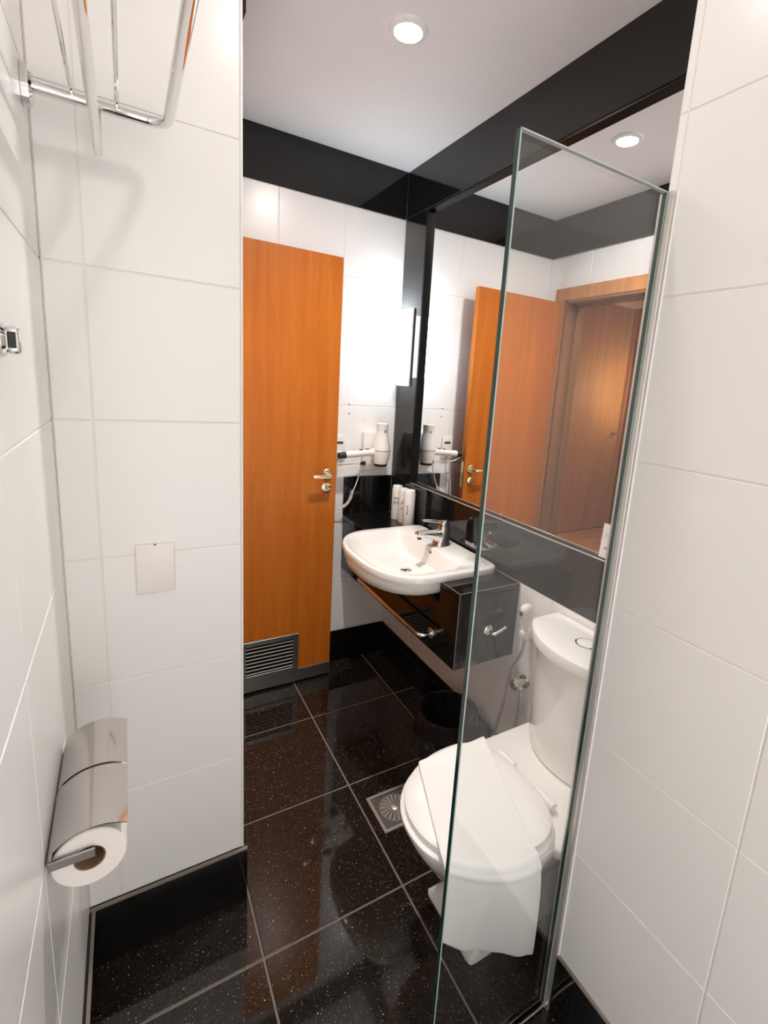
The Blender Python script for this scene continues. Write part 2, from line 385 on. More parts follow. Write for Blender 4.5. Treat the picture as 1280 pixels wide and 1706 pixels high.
# ------------------------------------------------------------------ bathroom door
dr = thing('door_1', 'orange wooden door standing open against the far wall', 'door'); dr['kind'] = 'structure'
DY = 2.137
G().rbox(XD + .006, .8454, DY, DY + .035, .075, 2.020, .0015, 1).out('door_leaf', 'wood', dr, None)
G().rbox(XD + .006, .8454, DY - .0025, DY + .037, .012, .078, .001, 1).out('kick_plate', 'steel', dr, None)
g = G()
x0, x1, z0, z1 = .402, .680, .075, .272
g.rbox(x0, x0 + .028, DY - .007, DY + .001, z0, z1, .0015, 1).rbox(x1 - .028, x1, DY - .007, DY + .001, z0, z1, .0015, 1)
g.rbox(x0 + .02, x1 - .02, DY - .007, DY + .001, z0, z0 + .022, .0015, 1).rbox(x0 + .02, x1 - .02, DY - .007, DY + .001, z1 - .024, z1, .0015, 1)
vent = g.out('vent_frame', 'steel', dr, None)
G().box(x0 + .026, x1 - .026, DY - .0012, DY - .0002, z0 + .02, z1 - .02).out('vent_backing', 'dark', vent, None)
for k in range(8):
    z = z0 + .031 + k * .0185
    G().add([(x0 + .028, DY - .0065, z), (x1 - .028, DY - .0065, z), (x1 - .028, DY - .0013, z + .002), (x0 + .028, DY - .0013, z + .002),
             (x0 + .028, DY - .0065, z - .0012), (x1 - .028, DY - .0065, z - .0012), (x1 - .028, DY - .0013, z + .0008), (x0 + .028, DY - .0013, z + .0008)],
            [(0, 1, 2, 3), (4, 5, 6, 7), (0, 1, 5, 4), (3, 2, 6, 7), (0, 3, 7, 4), (1, 2, 6, 5)]).out('slat', 'alu', vent, None)
hn = G().lathe([(.026, 0), (.026, -.006), (.022, -.009)], (.80, DY, 1.057), 'y', 28).out('rose', 'gold', dr)
g = G().tube(fillet([(.80, DY - .006, 1.057), (.80, DY - .050, 1.057), (.785, DY - .052, 1.057)], .012), .0095, 12)
g.rbox(.714, .806, DY - .060, DY - .046, 1.047, 1.065, .004, 2).out('door_handle', 'gold', hn)
kc = G().lathe([(.024, 0), (.024, -.006), (.020, -.008)], (.797, DY, .992), 'y', 28).out('key_rose', 'gold', dr)
G().lathe([(.009, -.0082), (.009, -.012)], (.797, DY, .992), 'y', 16).out('keyhole', 'steel', kc)
G().box(.8450, .8462, DY + .008, DY + .028, .955, 1.10).out('latch_plate', 'gold', dr, None)
for z in (.25, 1.0, 1.8):
    G().tube([(XD + .004, DY - .004, z), (XD + .004, DY - .004, z + .09)], .006, 10).out('hinge', 'steel', dr)

# ------------------------------------------------------------------ mirror
mi = thing('wall_mirror', 'large frameless mirror sunk between black granite panels above the counter', 'mirror')
G().box(XR + .021, XR + .026, YP + .004, 2.045, 1.0205, ZB - .003).out('mirror_glass', 'mirror', mi, None)
G().box(XR + .001, XR + .021, 2.040, 2.046, 1.021, ZB - .002).box(XR + .001, XR + .021, YP + .004, 2.040, ZB - .008, ZB - .002).out('mirror_frame', 'dark', mi, None)
G().box(XR + .002, XR + .0205, YP + .004, 2.040, 1.0185, 1.0200).out('bottom_ledge', 'dark', mi, None)
G().rbox(XR - .0012, XR + .0018, YP + .004, 2.040, 1.0165, 1.0208, .0006, 1).out('bottom_rail', 'alu', mi, None)

cd = thing('notice_card', 'small printed white card propped at the lower right of the mirror', 'card')
def cardp(y, z, o=0): return (XR + .017 - .006 * (1 - (z - 1.024) / .102) - o, y, z)
ca, cb = .800, .908
g = G().add([cardp(ca, 1.024), cardp(cb, 1.024), cardp(cb, 1.127), cardp(ca, 1.127), cardp(ca, 1.024, .0012), cardp(cb, 1.024, .0012), cardp(cb, 1.127, .0012), cardp(ca, 1.127, .0012)],
            [(0, 1, 2, 3), (4, 5, 6, 7), (0, 1, 5, 4), (1, 2, 6, 5), (2, 3, 7, 6), (3, 0, 4, 7)])
g.out('sheet', 'plastic', cd, None)
g = G()
for (a, b_, z, h) in [(.845, .872, 1.109, .004), (.806, .902, 1.096, .0018), (.806, .902, 1.091, .0018), (.806, .902, 1.085, .0018), (.83, .885, 1.073, .0016), (.83, .878, 1.067, .0016), (.845, .866, 1.04, .003), (.84, .872, 1.033, .003)]:
    n = max(3, int((b_ - a) / .006))
    for k in range(n):
        y = a + (b_ - a) * k / n; w = (b_ - a) / n * random.uniform(.5, .85)
        g.add([cardp(y, z, .0015), cardp(y + w, z, .0015), cardp(y + w, z + h, .0015), cardp(y, z + h, .0015)], [(0, 1, 2, 3)])
for k in range(11):
    y = .838 + k * .0052; g.add([cardp(y, 1.050, .0015), cardp(y + .0040, 1.050, .0015), cardp(y + .0040, 1.059, .0015), cardp(y, 1.059, .0015)], [(0, 1, 2, 3)])
g.out('print', 'greyink', cd, None)

# ------------------------------------------------------------------ lights
def downlight(x, y, label, glow='down', spot=0.):
    t = thing('downlight', label, 'ceiling light', group=None)
    G().lathe([(.040, .0), (.0405, -.010), (.055, -.006), (.058, .0)], (x, y, ZC - .0005), 'z', 40, cap0=False, cap1=False).out('trim_ring', 'paint', t)
    G().lathe([(.039, -.002), (.039, -.0055), (.030, -.0075), (.001, -.0078)], (x, y, ZC), 'z', 32).out('diffuser', glow, t)
    if spot:
        ld = bpy.data.lights.new('reflector_lamp', 'SPOT'); ld.energy = spot; ld.spot_size = math.radians(125); ld.spot_blend = .9; ld.shadow_soft_size = .035; ld.color = (1.0, .955, .91)
        lo = bpy.data.objects.new('reflector_lamp', ld); C.objects.link(lo); lo.location = (x, y, ZC - .012); lo.parent = t
    return t
downlight(.733, 1.425, 'lit round recessed downlight in the ceiling before the mirror', spot=P_DOWN)
downlight(.335, .72, 'lit round recessed downlight above the towel rack and glass screen', 'down2')

sc = thing('wall_sconce', 'glowing white glass sconce on the black granite beside the mirror', 'wall lamp')
G().rbox(1.190, 1.1985, 2.104, 2.236, 1.487, 1.855, .0015, 1).out('back_plate', 'frost', sc, None)
n = 20; A = []; B = []
for k in range(n + 1):
    t = -PI / 2 + PI * k / n
    A.append((1.186 - .050 * max(0, math.cos(t)) ** .7, 2.170 + .060 * math.sin(t)))
g = G(); g.loft([[(x, y, 1.532) for x, y in A], [(x, y, 1.822) for x, y in A]], True, False); g.add([(x, y, 1.822) for x, y in A], [tuple(range(len(A)))], 1)
g.out('lamp_shade', ['lamp', 'lamptop'], sc, 40)
G().box(1.1855, 1.1905, 2.12, 2.22, 1.54, 1.81).out('mount', 'alu', sc, None)
for z in (1.548, 1.806): G().lathe([(.004, 0), (.004, -.006)], (1.150, 2.2290, z), 'x', 12).out('screw', 'steel', sc)

# ------------------------------------------------------------------ counter
XC, YN, ZK, ZKB = .9316, 1.2078, .8195, .537
BY0, BY1 = 1.325, 1.895
ct = thing('vanity_counter', 'wall hung black granite counter carrying the basin', 'counter')
g = G()
g.rbox(XC, XR - .0015, YN, BY0, ZK - .02, ZK, .0015, 1).rbox(XC, XR - .0015, BY1, YF - .0135, ZK - .02, ZK, .0015, 1).box(1.165, XR - .0015, BY0, BY1, ZK - .02, ZK)
g.out('countertop', 'gran', ct, None)
G().rbox(XC, XC + .02, YN, YF - .0135, ZKB, .738, .0012, 1).box(XC, XC + .02, YN + .001, BY0, .738, ZK - .0202).box(XC, XC + .02, BY1, YF - .0135, .738, ZK - .0202).out('front_panel', 'gran', ct, None)
G().rbox(XC + .0202, XR - .0015, YN, YN + .02, ZKB, ZK - .0202, .0012, 1).out('side_panel', 'gran', ct, None)
G().box(XC + .0202, XR - .0015, YN + .0202, YF - .0135, ZKB + .004, ZKB + .018).out('bottom_panel', 'gran', ct, None)
G().box(XC - .0006, XC + .0012, YN - .0006, YN + .0012, ZKB, ZK).box(XC - .0006, XC + .0014, YN, 1.313, ZK - .0012, ZK + .0008).box(XC, XR - .0015, YN - .0008, YN + .0012, ZK - .0014, ZK + .0006).out('edge_line', 'lip', ct, None)

# basin -------------------------------------------------------------
bs = thing('wash_basin', 'white ceramic semi-recessed basin set in the black counter', 'basin')
YB = 1.61
def sgn_pow(c, p): return math.copysign(abs(c) ** p, c)
def basin_ring(xc, xf, xb, hy, nf, nb, z, N=72, bow=0.):
    r = []
    for k in range(N):
        t = 2 * PI * k / N; c_, s_ = math.cos(t), math.sin(t)
        if c_ >= 0: r.append((xc + (xb - xc) * sgn_pow(c_, 2 / nb), YB + hy * sgn_pow(s_, 2 / nb), z))
        else: r.append((xc + (xc - xf) * sgn_pow(c_, 2 / nf), YB + hy * sgn_pow(s_, 2 / nf), z))
    return r
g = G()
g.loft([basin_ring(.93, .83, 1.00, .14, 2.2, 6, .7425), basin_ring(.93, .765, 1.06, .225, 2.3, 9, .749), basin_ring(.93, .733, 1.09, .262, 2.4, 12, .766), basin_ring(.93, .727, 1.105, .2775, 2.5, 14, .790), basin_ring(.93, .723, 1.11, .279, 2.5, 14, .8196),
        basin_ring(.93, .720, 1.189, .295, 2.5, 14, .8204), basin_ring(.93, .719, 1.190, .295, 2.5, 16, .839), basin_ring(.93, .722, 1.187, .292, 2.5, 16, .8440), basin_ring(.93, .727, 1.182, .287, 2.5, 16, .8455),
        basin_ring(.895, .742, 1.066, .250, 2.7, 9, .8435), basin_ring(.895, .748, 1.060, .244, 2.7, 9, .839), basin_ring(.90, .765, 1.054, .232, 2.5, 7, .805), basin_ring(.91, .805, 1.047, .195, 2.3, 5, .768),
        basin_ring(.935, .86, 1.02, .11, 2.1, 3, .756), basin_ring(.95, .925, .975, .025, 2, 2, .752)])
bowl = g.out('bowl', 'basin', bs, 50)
G().lathe([(.024, .0), (.024, .003), (.016, .005), (.001, .006)], (.955, YB, .7525), 'z', 24).out('drain_plug', 'chrome', bs)
G().lathe([(.006, 0), (.006, -.0015)], (1.0575, YB - .015, .822), 'x', 16).out('overflow_hole', 'ink', bs)
# faucet ------------------------------------------------------------
fa = thing('faucet', 'chrome single lever mixer tap on the back ledge of the basin', 'tap')
FX, FY = 1.115, 1.610
def rect_ring(cx, cy, cz, ax, ay, nx, nz, n=16, e=3):
    """superellipse section around (cx,cy,cz); ax along (nx,nz) direction in xz plane, ay along y"""
    r = []
    for k in range(n):
        t = 2 * PI * k / n; p, q = ax * sgn_pow(math.cos(t), 2 / e), ay * sgn_pow(math.sin(t), 2 / e)
        r.append((cx + p * nx, cy + q, cz + p * nz))
    return r
g = G()
g.loft([rect_ring(FX, FY, .8458, .037, .031, 1, 0), rect_ring(FX, FY, .854, .034, .029, 1, 0), rect_ring(FX + .006, FY, .880, .028, .026, 1, 0), rect_ring(FX + .009, FY, .918, .025, .024, 1, 0), rect_ring(FX + .008, FY, .930, .022, .022, 1, 0)])
g.out('tap_body', 'chrome', fa)
g = G()
g.loft([rect_ring(FX - .004, FY, .882, .034, .024, .2, 1), rect_ring(FX - .035, FY, .891, .023, .022, 0, 1), rect_ring(FX - .08, FY, .899, .013, .019, -.05, 1), rect_ring(FX - .118, FY, .900, .0115, .018, -.1, 1), rect_ring(FX - .124, FY, .898, .006, .014, -.2, 1)])
sp = g.out('spout', 'chrome', fa)
G().lathe([(.009, 0), (.009, -.012)], (FX - .108, FY, .891), 'z', 16).out('aerator', 'ink', sp)
g = G()
g.loft([rect_ring(FX + .008, FY, .932, .022, .021, 1, 0), rect_ring(FX + .009, FY, .945, .022, .021, 1, 0), rect_ring(FX + .006, FY, .953, .016, .016, 1, 0)])
g.loft([rect_ring(FX + .005, FY, .944, .008, .018, .2, 1), rect_ring(FX - .03, FY, .950, .006, .016, 0, 1), rect_ring(FX - .085, FY, .957, .005, .012, 0, 1), rect_ring(FX - .10, FY, .958, .003, .009, 0, 1)])
g.out('lever', 'chrome', fa)

# soap dish on the splashback ---------------------------------------
sd = thing('soap_dish', 'small clear soap dish fixed to the granite behind the basin', 'soap dish')
g = G()
def dish(z, s): return [(1.145 + .05 * s * sgn_pow(math.cos(2 * PI * k / 32), .55), 1.385 + .062 * s * sgn_pow(math.sin(2 * PI * k / 32), .55), z) for k in range(32)]
g.loft([dish(.905, .75), dish(.910, .9), dish(.925, 1.0), dish(.925, .93), dish(.912, .82), dish(.909, .6)])
g.out('tray', 'clear', sd, 40)
for dx, dy in ((-.015, .03), (.0, -.005), (-.01, -.035)): G().lathe([(.007, 0), (.006, .003), (.001, .004)], (1.145 + dx, 1.385 + dy, .9095), 'z', 14).out('stud', 'chrome', sd)

# toiletry bottles ----------------------------------------------------
def bottle(x, y, r, h, label, marks):
    t = thing('toiletry_bottle', label, 'bottle', group='white bottles on the counter')
    g = G().lathe([(r * .96, 0), (r, .003), (r, h - .004), (r * .96, h)], (x, y, ZK + .0003), 'z', 32)
    b = g.out('bottle_body', 'plastic', t)
    G().lathe([(r * .92, h + .0002), (r * .93, h + .010), (r * .85, h + .013), (.001, h + .0135)], (x, y, ZK + .0003), 'z', 32).out('cap', 'seat', t)
    g = G(); a0 = math.atan2(-y, -x)
    for (row, n_, w_, hh) in marks:
        for k in range(n_):
            a = a0 - .15 + (k - n_ / 2) * w_; z = ZK + h * row
            def P(aa, zz): return (x + (r + .0004) * math.cos(aa), y + (r + .0004) * math.sin(aa), zz)
            b0, b1 = a, a + w_ * .62; q = hh / 4
            for (u0, u1, v0, v1) in random.sample([(b0, b1, z, z + q), (b0, b1, z + hh - q, z + hh), (b0, b0 + w_ * .2, z, z + hh), (b1 - w_ * .2, b1, z, z + hh), (b0, b1, z + hh * .4, z + hh * .4 + q)], 3):
                g.add([P(u0, v0), P(u1, v0), P(u1, v1), P(u0, v1)], [(0, 1, 2, 3)])
    g.out('print', 'ink', b, None)
bottle(1.167, 2.106, .0270, .160, 'white bottle standing nearest the far wall on the counter', [(.66, 3, .36, .012), (.50, 3, .36, .016)])
bottle(1.171, 2.046, .0240, .158, 'slimmer white bottle between the two others on the counter', [(.58, 2, .34, .022), (.42, 2, .34, .012)])
bottle(1.168, 1.984, .0290, .163, 'white bottle standing nearest the tap on the counter', [(.56, 1, .4, .012), (.46, 1, .4, .012), (.36, 1, .4, .012)])

# ------------------------------------------------------------------ towel bar and hooks
tb = thing('towel_bar', 'chrome towel bar across the front of the black counter', 'towel rail')
G().tube(fillet([(XC - .004, 1.915, .606), (.880, 1.915, .606), (.880, 1.355, .606), (XC - .004, 1.355, .606)], .03, 8), .0085, 14).out('bar', 'chrome', tb)
for y in (1.915, 1.355): G().lathe([(.021, 0), (.021, -.005), (.017, -.008)], (XC - .0005, y, .606), 'x', 24).out('flange', 'chrome', tb)
def hook(name, label, P, u, n, s=1., mat='chrome'):
    """round rose + L shaped peg; n = outward, u = sideways along the wall"""
    t = thing(name, label, 'hook'); P, n, u = Vector(P), Vector(n), Vector(u); z = Vector((0, 0, 1))
    g = G(); g.tube([P + n * .0005, P + n * .006 * s, P + n * .009 * s], [.019 * s, .019 * s, .015 * s], 24); g.out('rose', mat, t)
    G().tube(fillet([P + n * .006, P + n * .034 * s - z * .004, P + n * .040 * s + u * .048 * s + z * .018 * s], .008, 6), .0065 * s, 12).out('peg', mat, t)
    return t
hook('robe_hook', 'chrome hook on the end of the black counter behind the glass', (1.066, YN, .665), (1, 0, 0), (0, -1, 0))
# near-left hook, black-faced
wh = thing('robe_hook', 'chrome hook with a dark square face on the near left wall', 'hook')
G().lathe([(.020, 0), (.020, .006), (.016, .009)], (XL, .768, 1.509), 'x', 24).out('rose', 'chrome', wh)
G().rbox(XL + .008, XL + .022, .759, .779, 1.493, 1.526, .005, 3).out('peg', 'chrome', wh)
G().rbox(XL + .011, XL + .0185, .7575, .7595, 1.500, 1.519, .0005, 1).out('face', 'ink', wh, None)

# ------------------------------------------------------------------ hair dryer
hdz = thing('hair_dryer', 'white hair dryer clipped to its holder on the far wall', 'hair dryer')
DX, DYY = 1.086, 2.155
G().lathe([(.016, .182), (.021, .186), (.0245, .200), (.0285, .265), (.030, .298), (.0265, .300), (.001, .300)][::-1], (DX, DYY, 1.0), 'z', 32).out('nozzle', 'plastic', hdz)
g = G().lathe([(.034, .098), (.040, .120), (.0455, .150), (.0455, .168), (.044, .185), (.037, .215), (.0295, .252), (.0282, .262)], (DX, DYY, 1.0), 'z', 36)
db = g.out('dryer_body', 'plastic', hdz)
G().lathe([(.0462, .163), (.0462, .168)], (DX, DYY, 1.0), 'z', 36).out('band', 'greyink', db)
G().lathe([(.030, .086), (.0345, .094), (.0345, .099)], (DX, DYY, 1.0), 'z', 32).out('intake_grille', 'black', db)
G().lathe([(.007, 0), (.007, -.0012)], (DX + .003, DYY - .0285, 1.262), 'y', 14).out('badge', 'greyink', db)
g = G().tube([(DX - .03, DYY, 1.157), (DX - .06, DYY, 1.155), (DX - .12, DYY, 1.150), (DX - .18, DYY, 1.145), (DX - .19, DYY, 1.144)], [.020, .018, .016, .0165, .0165], 16)
hh = g.out('handle', 'plastic', hdz)
G().tube([(DX - .19, DYY, 1.144), (DX - .222, DYY, 1.141), (DX - .228, DYY, 1.1405)], [.0168, .0155, .010], 16).out('end_cap', 'black', hh)
G().rbox(DX - .085, DX - .062, DYY - .006, DYY + .006, 1.1685, 1.174, .0015, 1).rbox(DX - .118, DX - .100, DYY - .006, DYY + .006, 1.1655, 1.171, .0015, 1).out('switch', 'ink', hh, None)
mt = thing('dryer_holder', 'white wall holder box behind the hair dryer', 'dryer holder')
G().rbox(1.018, 1.135, YF - .035, YF - .0015, 1.055, 1.250, .006, 2).out('holder_box', 'plastic', mt)
G().rbox(1.062, 1.110, 2.203, 2.217, 1.10, 1.18, .003, 1).out('clip', 'plastic', mt)
G().rbox(1.004, 1.030, 2.205, 2.222, 1.083, 1.101, .002, 1).out('cord_gland', 'ink', mt)
# cord
co = (G().tube(spline([(1.010, 2.213, 1.082), (.995, 2.213, 1.02), (.975, 2.212, .965), (.965, 2.212, .950)], 8), .0028, 8).out('cord', 'plastic', mt))
pts = []; mid = spline([(.965, 2.212, .950), (.955, 2.210, .915), (.935, 2.208, .885), (.915, 2.207, .872)], 20)
for i, p in enumerate(mid):
    a = i / (len(mid) - 1) * 2 * PI * 14; tdir = (mid[min(i + 1, len(mid) - 1)] - mid[max(i - 1, 0)]).normalized()
    u = Vector((0, 1, 0)); w = tdir.cross(u)
    pts.append(p + (u * math.cos(a) + w * math.sin(a)) * .0065)
pts2 = []
for i in range(14 * 8 + 1):
    q = i / (14 * 8) * (len(mid) - 1); k = min(int(q), len(mid) - 2); p = mid[k].lerp(mid[k + 1], q - k)
    tdir = (mid[k + 1] - mid[k]).normalized(); u = Vector((0, 1, 0)); w = tdir.cross(u); a = 2 * PI * i / 8
    pts2.append(p + (u * math.cos(a) + w * math.sin(a)) * .0065)
G().tube(pts2, .0024, 6).out('coil', 'plastic', co)
G().tube(spline([(.915, 2.207, .872), (.890, 2.21, .868), (.872, 2.215, .90), (.880, 2.224, 1.02), (.895, 2.234, 1.1145)], 8), .0028, 8).out('lower_run', 'plastic', co)
G().tube(spline([(DX - .2325, DYY, 1.1405), (.840, 2.178, 1.132), (.845, 2.20, 1.108), (.90, 2.205, 1.090), (.96, 2.205, 1.095), (1.003, 2.210, 1.098)], 8), .0035, 8).out('handle_run', 'plastic', co)
so = thing('power_socket', 'white socket plate on the far wall partly behind the door edge', 'socket')
G().rbox(.862, .932, YF - .009, YF - .0005, 1.105, 1.225, .003, 2).out('plate', 'plastic', so)
G().rbox(.880, .914, 2.222, YF - .0092, 1.118, 1.150, .004, 2).out('plug', 'plastic', so)
G().box(.878, .918, YF - .0098, YF - .0088, 1.186, 1.198).out('print', 'ink', so, None)

# ------------------------------------------------------------------ bin
bn = thing('waste_bin', 'round black bin with a black bag folded over its rim', 'bin')
BC = (1.04, 1.36, 0)
G().lathe([(.093, .001), (.098, .006), (.112, .255), (.108, .255), (.095, .012), (.001, .010)], BC, 'z', 40, cap1=False).out('bucket', 'black', bn)
rings = []
for (r, z, am) in [(.100, .06, .002), (.1055, .18, .003), (.1075, .250, .001), (.1105, .2595, .001), (.1150, .259, .001), (.119, .245, .004), (.124, .205, .007), (.126, .170, .009), (.123, .155, .008), (.1215, .160, .008)]:
    rings.append([(BC[0] + (r + am * math.sin(k * 1.7 + z * 40) * math.cos(k * .63)) * math.cos(2 * PI * k / 60), BC[1] + (r + am * math.sin(k * 1.7 + z * 40) * math.cos(k * .63)) * math.sin(2 * PI * k / 60), z + am * math.sin(k * .9)) for k in range(60)])
G().loft(rings, False, False).out('bin_bag', 'bag', bn, 60)

# ------------------------------------------------------------------ floor drain
dn = thing('floor_drain', 'square metal drain grate in the black floor beside the toilet', 'drain')
cx, cy, s = .773, 1.270, .079
G().rbox(cx - s, cx + s, cy - s, cy - s + .012, .0004, .0040, .001, 1).rbox(cx - s, cx + s, cy + s - .012, cy + s, .0004, .0040, .001, 1).rbox(cx - s, cx - s + .012, cy - s + .012, cy + s - .012, .0004, .0040, .001, 1).rbox(cx + s - .012, cx + s, cy - s + .012, cy + s - .012, .0004, .0040, .001, 1).out('drain_frame', 'alu', dn, None)
G().rbox(cx - s + .014, cx + s - .014, cy - s + .014, cy + s - .014, .0003, .0020, .0006, 1).out('drain_plate', 'steel', dn, None)
g = G()
for k in range(18):
    a = 2 * PI * k / 18; c_, s_ = math.cos(a), math.sin(a); R0, R1, w0, w1 = .016, .050, .0018, .0056
    top = [(R0, -w0), (R1, -w1 * .8), (R1 + .003, 0), (R1, w1 * .8), (R0, w0)]
    g.loft([[(cx + p * c_ - q * s_, cy + p * s_ + q * c_, z) for p, q in top] for z in (.0018, .0046)])
g.lathe([(.015, 0), (.015, .004), (.008, .006), (.001, .0065)], (cx, cy, .0018), 'z', 20)
g.out('rosette', 'alu', dn, 30)
G().lathe([(.056, .0021), (.056, .0025), (.0535, .0025), (.0535, .0021)], (cx, cy, 0), 'z', 40, cap0=False, cap1=False).out('ring', 'alu', dn)

# ------------------------------------------------------------------ toilet
tl = thing('toilet', 'white close coupled toilet behind the glass screen', 'toilet')
TY = .832
def egg(xf, xc, xb, hy, z, nf=2.1, nb=2.6, N=64, y=TY):
    r = []
    for k in range(N):
        t = 2 * PI * k / N; c_, s_ = math.cos(t), math.sin(t)
        if c_ >= 0: r.append((xc + (xb - xc) * sgn_pow(c_, 2 / nb), y + hy * sgn_pow(s_, 2 / nb), z))
        else: r.append((xc + (xc - xf) * sgn_pow(c_, 2 / nf), y + hy * sgn_pow(s_, 2 / nf), z))
    return r
g = G()
g.loft([egg(.718, .90, 1.12, .110, 0, 22, 20, y=.855), egg(.718, .90, 1.12, .110, .010, 22, 20, y=.855), egg(.736, .90, 1.12, .100, .035, 14, 20, y=.848), egg(.745, .90, 1.12, .090, .10, 6, 7), egg(.72, .88, 1.11, .098, .17, 3.5, 5), egg(.66, .85, 1.10, .125, .24, 2.6, 4),
        egg(.605, .81, 1.08, .160, .31, 2.2, 3), egg(.575, .79, 1.04, .180, .36, 2.1, 3), egg(.563, .785, 1.00, .187, .385, 2.1, 3), egg(.560, .785, .99, .188, .398, 2.1, 3), egg(.566, .785, .985, .184, .402, 2.1, 3)])
g.rbox(.86, XR - .004, TY - .198, TY + .198, .368, .403, .012, 3)
g.out('bowl', 'ceramic', tl, 45)
G().loft([egg(.556, .785, .925, .188, .4035), egg(.552, .785, .927, .191, .409), egg(.552, .785, .927, .191, .418), egg(.558, .785, .925, .187, .4225)]).out('seat', 'seat', tl, 45)
G().loft([egg(.566, .785, .918, .180, .4235), egg(.562, .785, .920, .183, .428), egg(.563, .785, .920, .182, .438), egg(.572, .785, .915, .175, .4435), egg(.62, .79, .88, .13, .4455), egg(.72, .79, .82, .05, .446)]).out('lid', 'seat', tl, 45)
for y in (TY - .082, TY + .075):
    h_ = G().tube([(.930, y - .030, .421), (.930, y + .030, .421)], .012, 14).rbox(.918, .955, y - .012, y + .012, .4035, .418, .004, 2).out('hinge', 'seat', tl)
def dring(xf, side, hy, z, bow, N=24):
    r = [(XR - .006, TY - hy, z)]; 
    for k in range(N + 1):
        q = -1 + 2 * k / N; yy = TY + hy * q
        r.append((xf + bow * abs(q) ** 2.3, yy, z))
    r.append((XR - .006, TY + hy, z)); return r
g = G().loft([dring(1.035, 0, .160, .4035, .07), dring(1.026, 0, .164, .415, .075), dring(1.022, 0, .170, .55, .08), dring(1.017, 0, .180, .752, .085)])
g.out('tank', 'ceramic', tl, 40)
g = G().loft([dring(1.006, 0, .190, .7525, .088), dring(1.000, 0, .196, .757, .09), dring(.999, 0, .197, .782, .09), dring(1.002, 0, .194, .789, .09), dring(1.012, 0, .186, .7935, .088), dring(1.06, 0, .13, .796, .06)])
tk = g.out('tank_lid', 'ceramic', tl, 40)
G().lathe([(.033, .0), (.033, .003), (.029, .0045), (.0285, .001)], (1.112, TY - .002, .7955), 'z', 32, cap1=False).out('button_ring', 'chrome', tk)
G().lathe([(.028, .0), (.028, .002), (.025, .003), (.001, .0032)], (1.112, TY - .002, .7957), 'z', 32).out('flush_button', 'seat', tk)

# towel over the lid ---------------------------------------------------
def towel():
    nu, nl, nh = 26, 22, 30
    P = []
    for j in range(nl + nh + 1):
        row = []
        for i in range(nu + 1):
            u = i / nu
            A_ = Vector((.665, .985, .4490)).lerp(Vector((.900, .985, .4490)), u)           # back edge on the lid
            Bm = Vector((.572, .728, .4490)).lerp(Vector((.778, .635, .4490)), u)           # where it leaves the lid
            Bm.y -= .032 * math.sin(PI * u)
            H_ = Vector((.560, .690, .268)).lerp(Vector((.806, .624, .138)), u)             # hem
            H_ = H_ + Vector((0, -.003 * math.sin(u * 9), -.012 * math.sin(PI * u) - .006 * math.sin(2 * PI * u)))
            Mk = Bm + Vector((-.004, -.024, -.012))
            if j <= nl:
                t = j / nl; p = A_.lerp(Bm, t)
                p.z += .0012 * math.sin(u * 14 + t * 5) + .010 * math.exp(-((u - .42) / .20) ** 2 - ((t - .02) / .05) ** 2)
                if t < .06: p.z += .004
                dxe = max(0, p.x - .915); p.z -= dxe * .6
            else:
                t = (j - nl) / nh
                q0, q1, q2, q3 = Bm, Bm + Vector((0, -.022, -.001)), Mk + Vector((0, -.012, -.05)), H_
                p = (1 - t) ** 3 * q0 + 3 * t * (1 - t) ** 2 * q1 + 3 * t * t * (1 - t) * q2 + t ** 3 * q3
                p.y += -.004 * math.sin(u * 10 + .6) * t - .002 * math.sin(u * 23 + 2) * t
                p.y -= .005 * math.exp(-((t - .30) / .035) ** 2)
            row.append(p)
        P.append(row)
    v = [p for r in P for p in r]; n = nu + 1
    fs = [(a * n + b, a * n + b + 1, (a + 1) * n + b + 1, (a + 1) * n + b) for a in range(nl + nh) for b in range(nu)]
    me = G().add(v, fs).mesh('hand_towel'); o = link('hand_towel', me, 'towel', smooth=180)
    m1 = o.modifiers.new('thickness', 'SOLIDIFY'); m1.thickness = .006; m1.offset = 1
    m2 = o.modifiers.new('smooth', 'SUBSURF'); m2.levels = 1; m2.render_levels = 1
    return tag(o, 'white terry towel draped over the toilet lid and hanging down', 'towel')
towel()

# ------------------------------------------------------------------ bidet sprayer
bd = thing('bidet_sprayer', 'white hand sprayer in its wall holder beside the toilet tank', 'sprayer')
bx, by = XR - .034, 1.122
g = G().loft([[(bx + .022 * s_ * math.cos(a) + o_, by + .016 * s_ * math.sin(a), z) for a in [2 * PI * k / 20 for k in range(20)]] for (z, s_, o_) in
              [(.672, .40, 0), (.690, .45, 0), (.715, .62, -.002), (.735, .90, -.006), (.752, 1.05, -.010), (.768, 1.0, -.012), (.778, .75, -.010), (.782, .35, -.008)]])
sh = g.out('spray_head', 'plastic', bd, 50)
G().lathe([(.009, 0), (.009, -.002)], (bx - .0325, by - .002, .752), 'x', 18).out('nozzle', 'steel', sh)
G().tube([(bx + .012, by, .768), (bx + .014, by, .72), (bx + .010, by, .70)], .0035, 8).out('trigger', 'plastic', sh)
G().rbox(bx - .016, XR - .0005, by - .017, by + .017, .655, .678, .004, 2).out('holder', 'plastic', bd)
hs_ = spline([(bx, by, .664), (bx - .003, by + .002, .60), (1.160, 1.164, .50), (1.147, 1.170, .38), (1.130, 1.177, .28), (1.115, 1.178, .20), (1.125, 1.165, .14), (1.150, 1.150, .13), (1.168, 1.135, .18), (1.172, 1.122, .30), (1.173, 1.118, .40), (1.174, 1.121, .4445)], 10)
G().tube(hs_, .0064, 10).out('hose', 'alu', bd)
va = thing('angle_valve', 'chrome stop valve on the wall behind the toilet', 'valve')
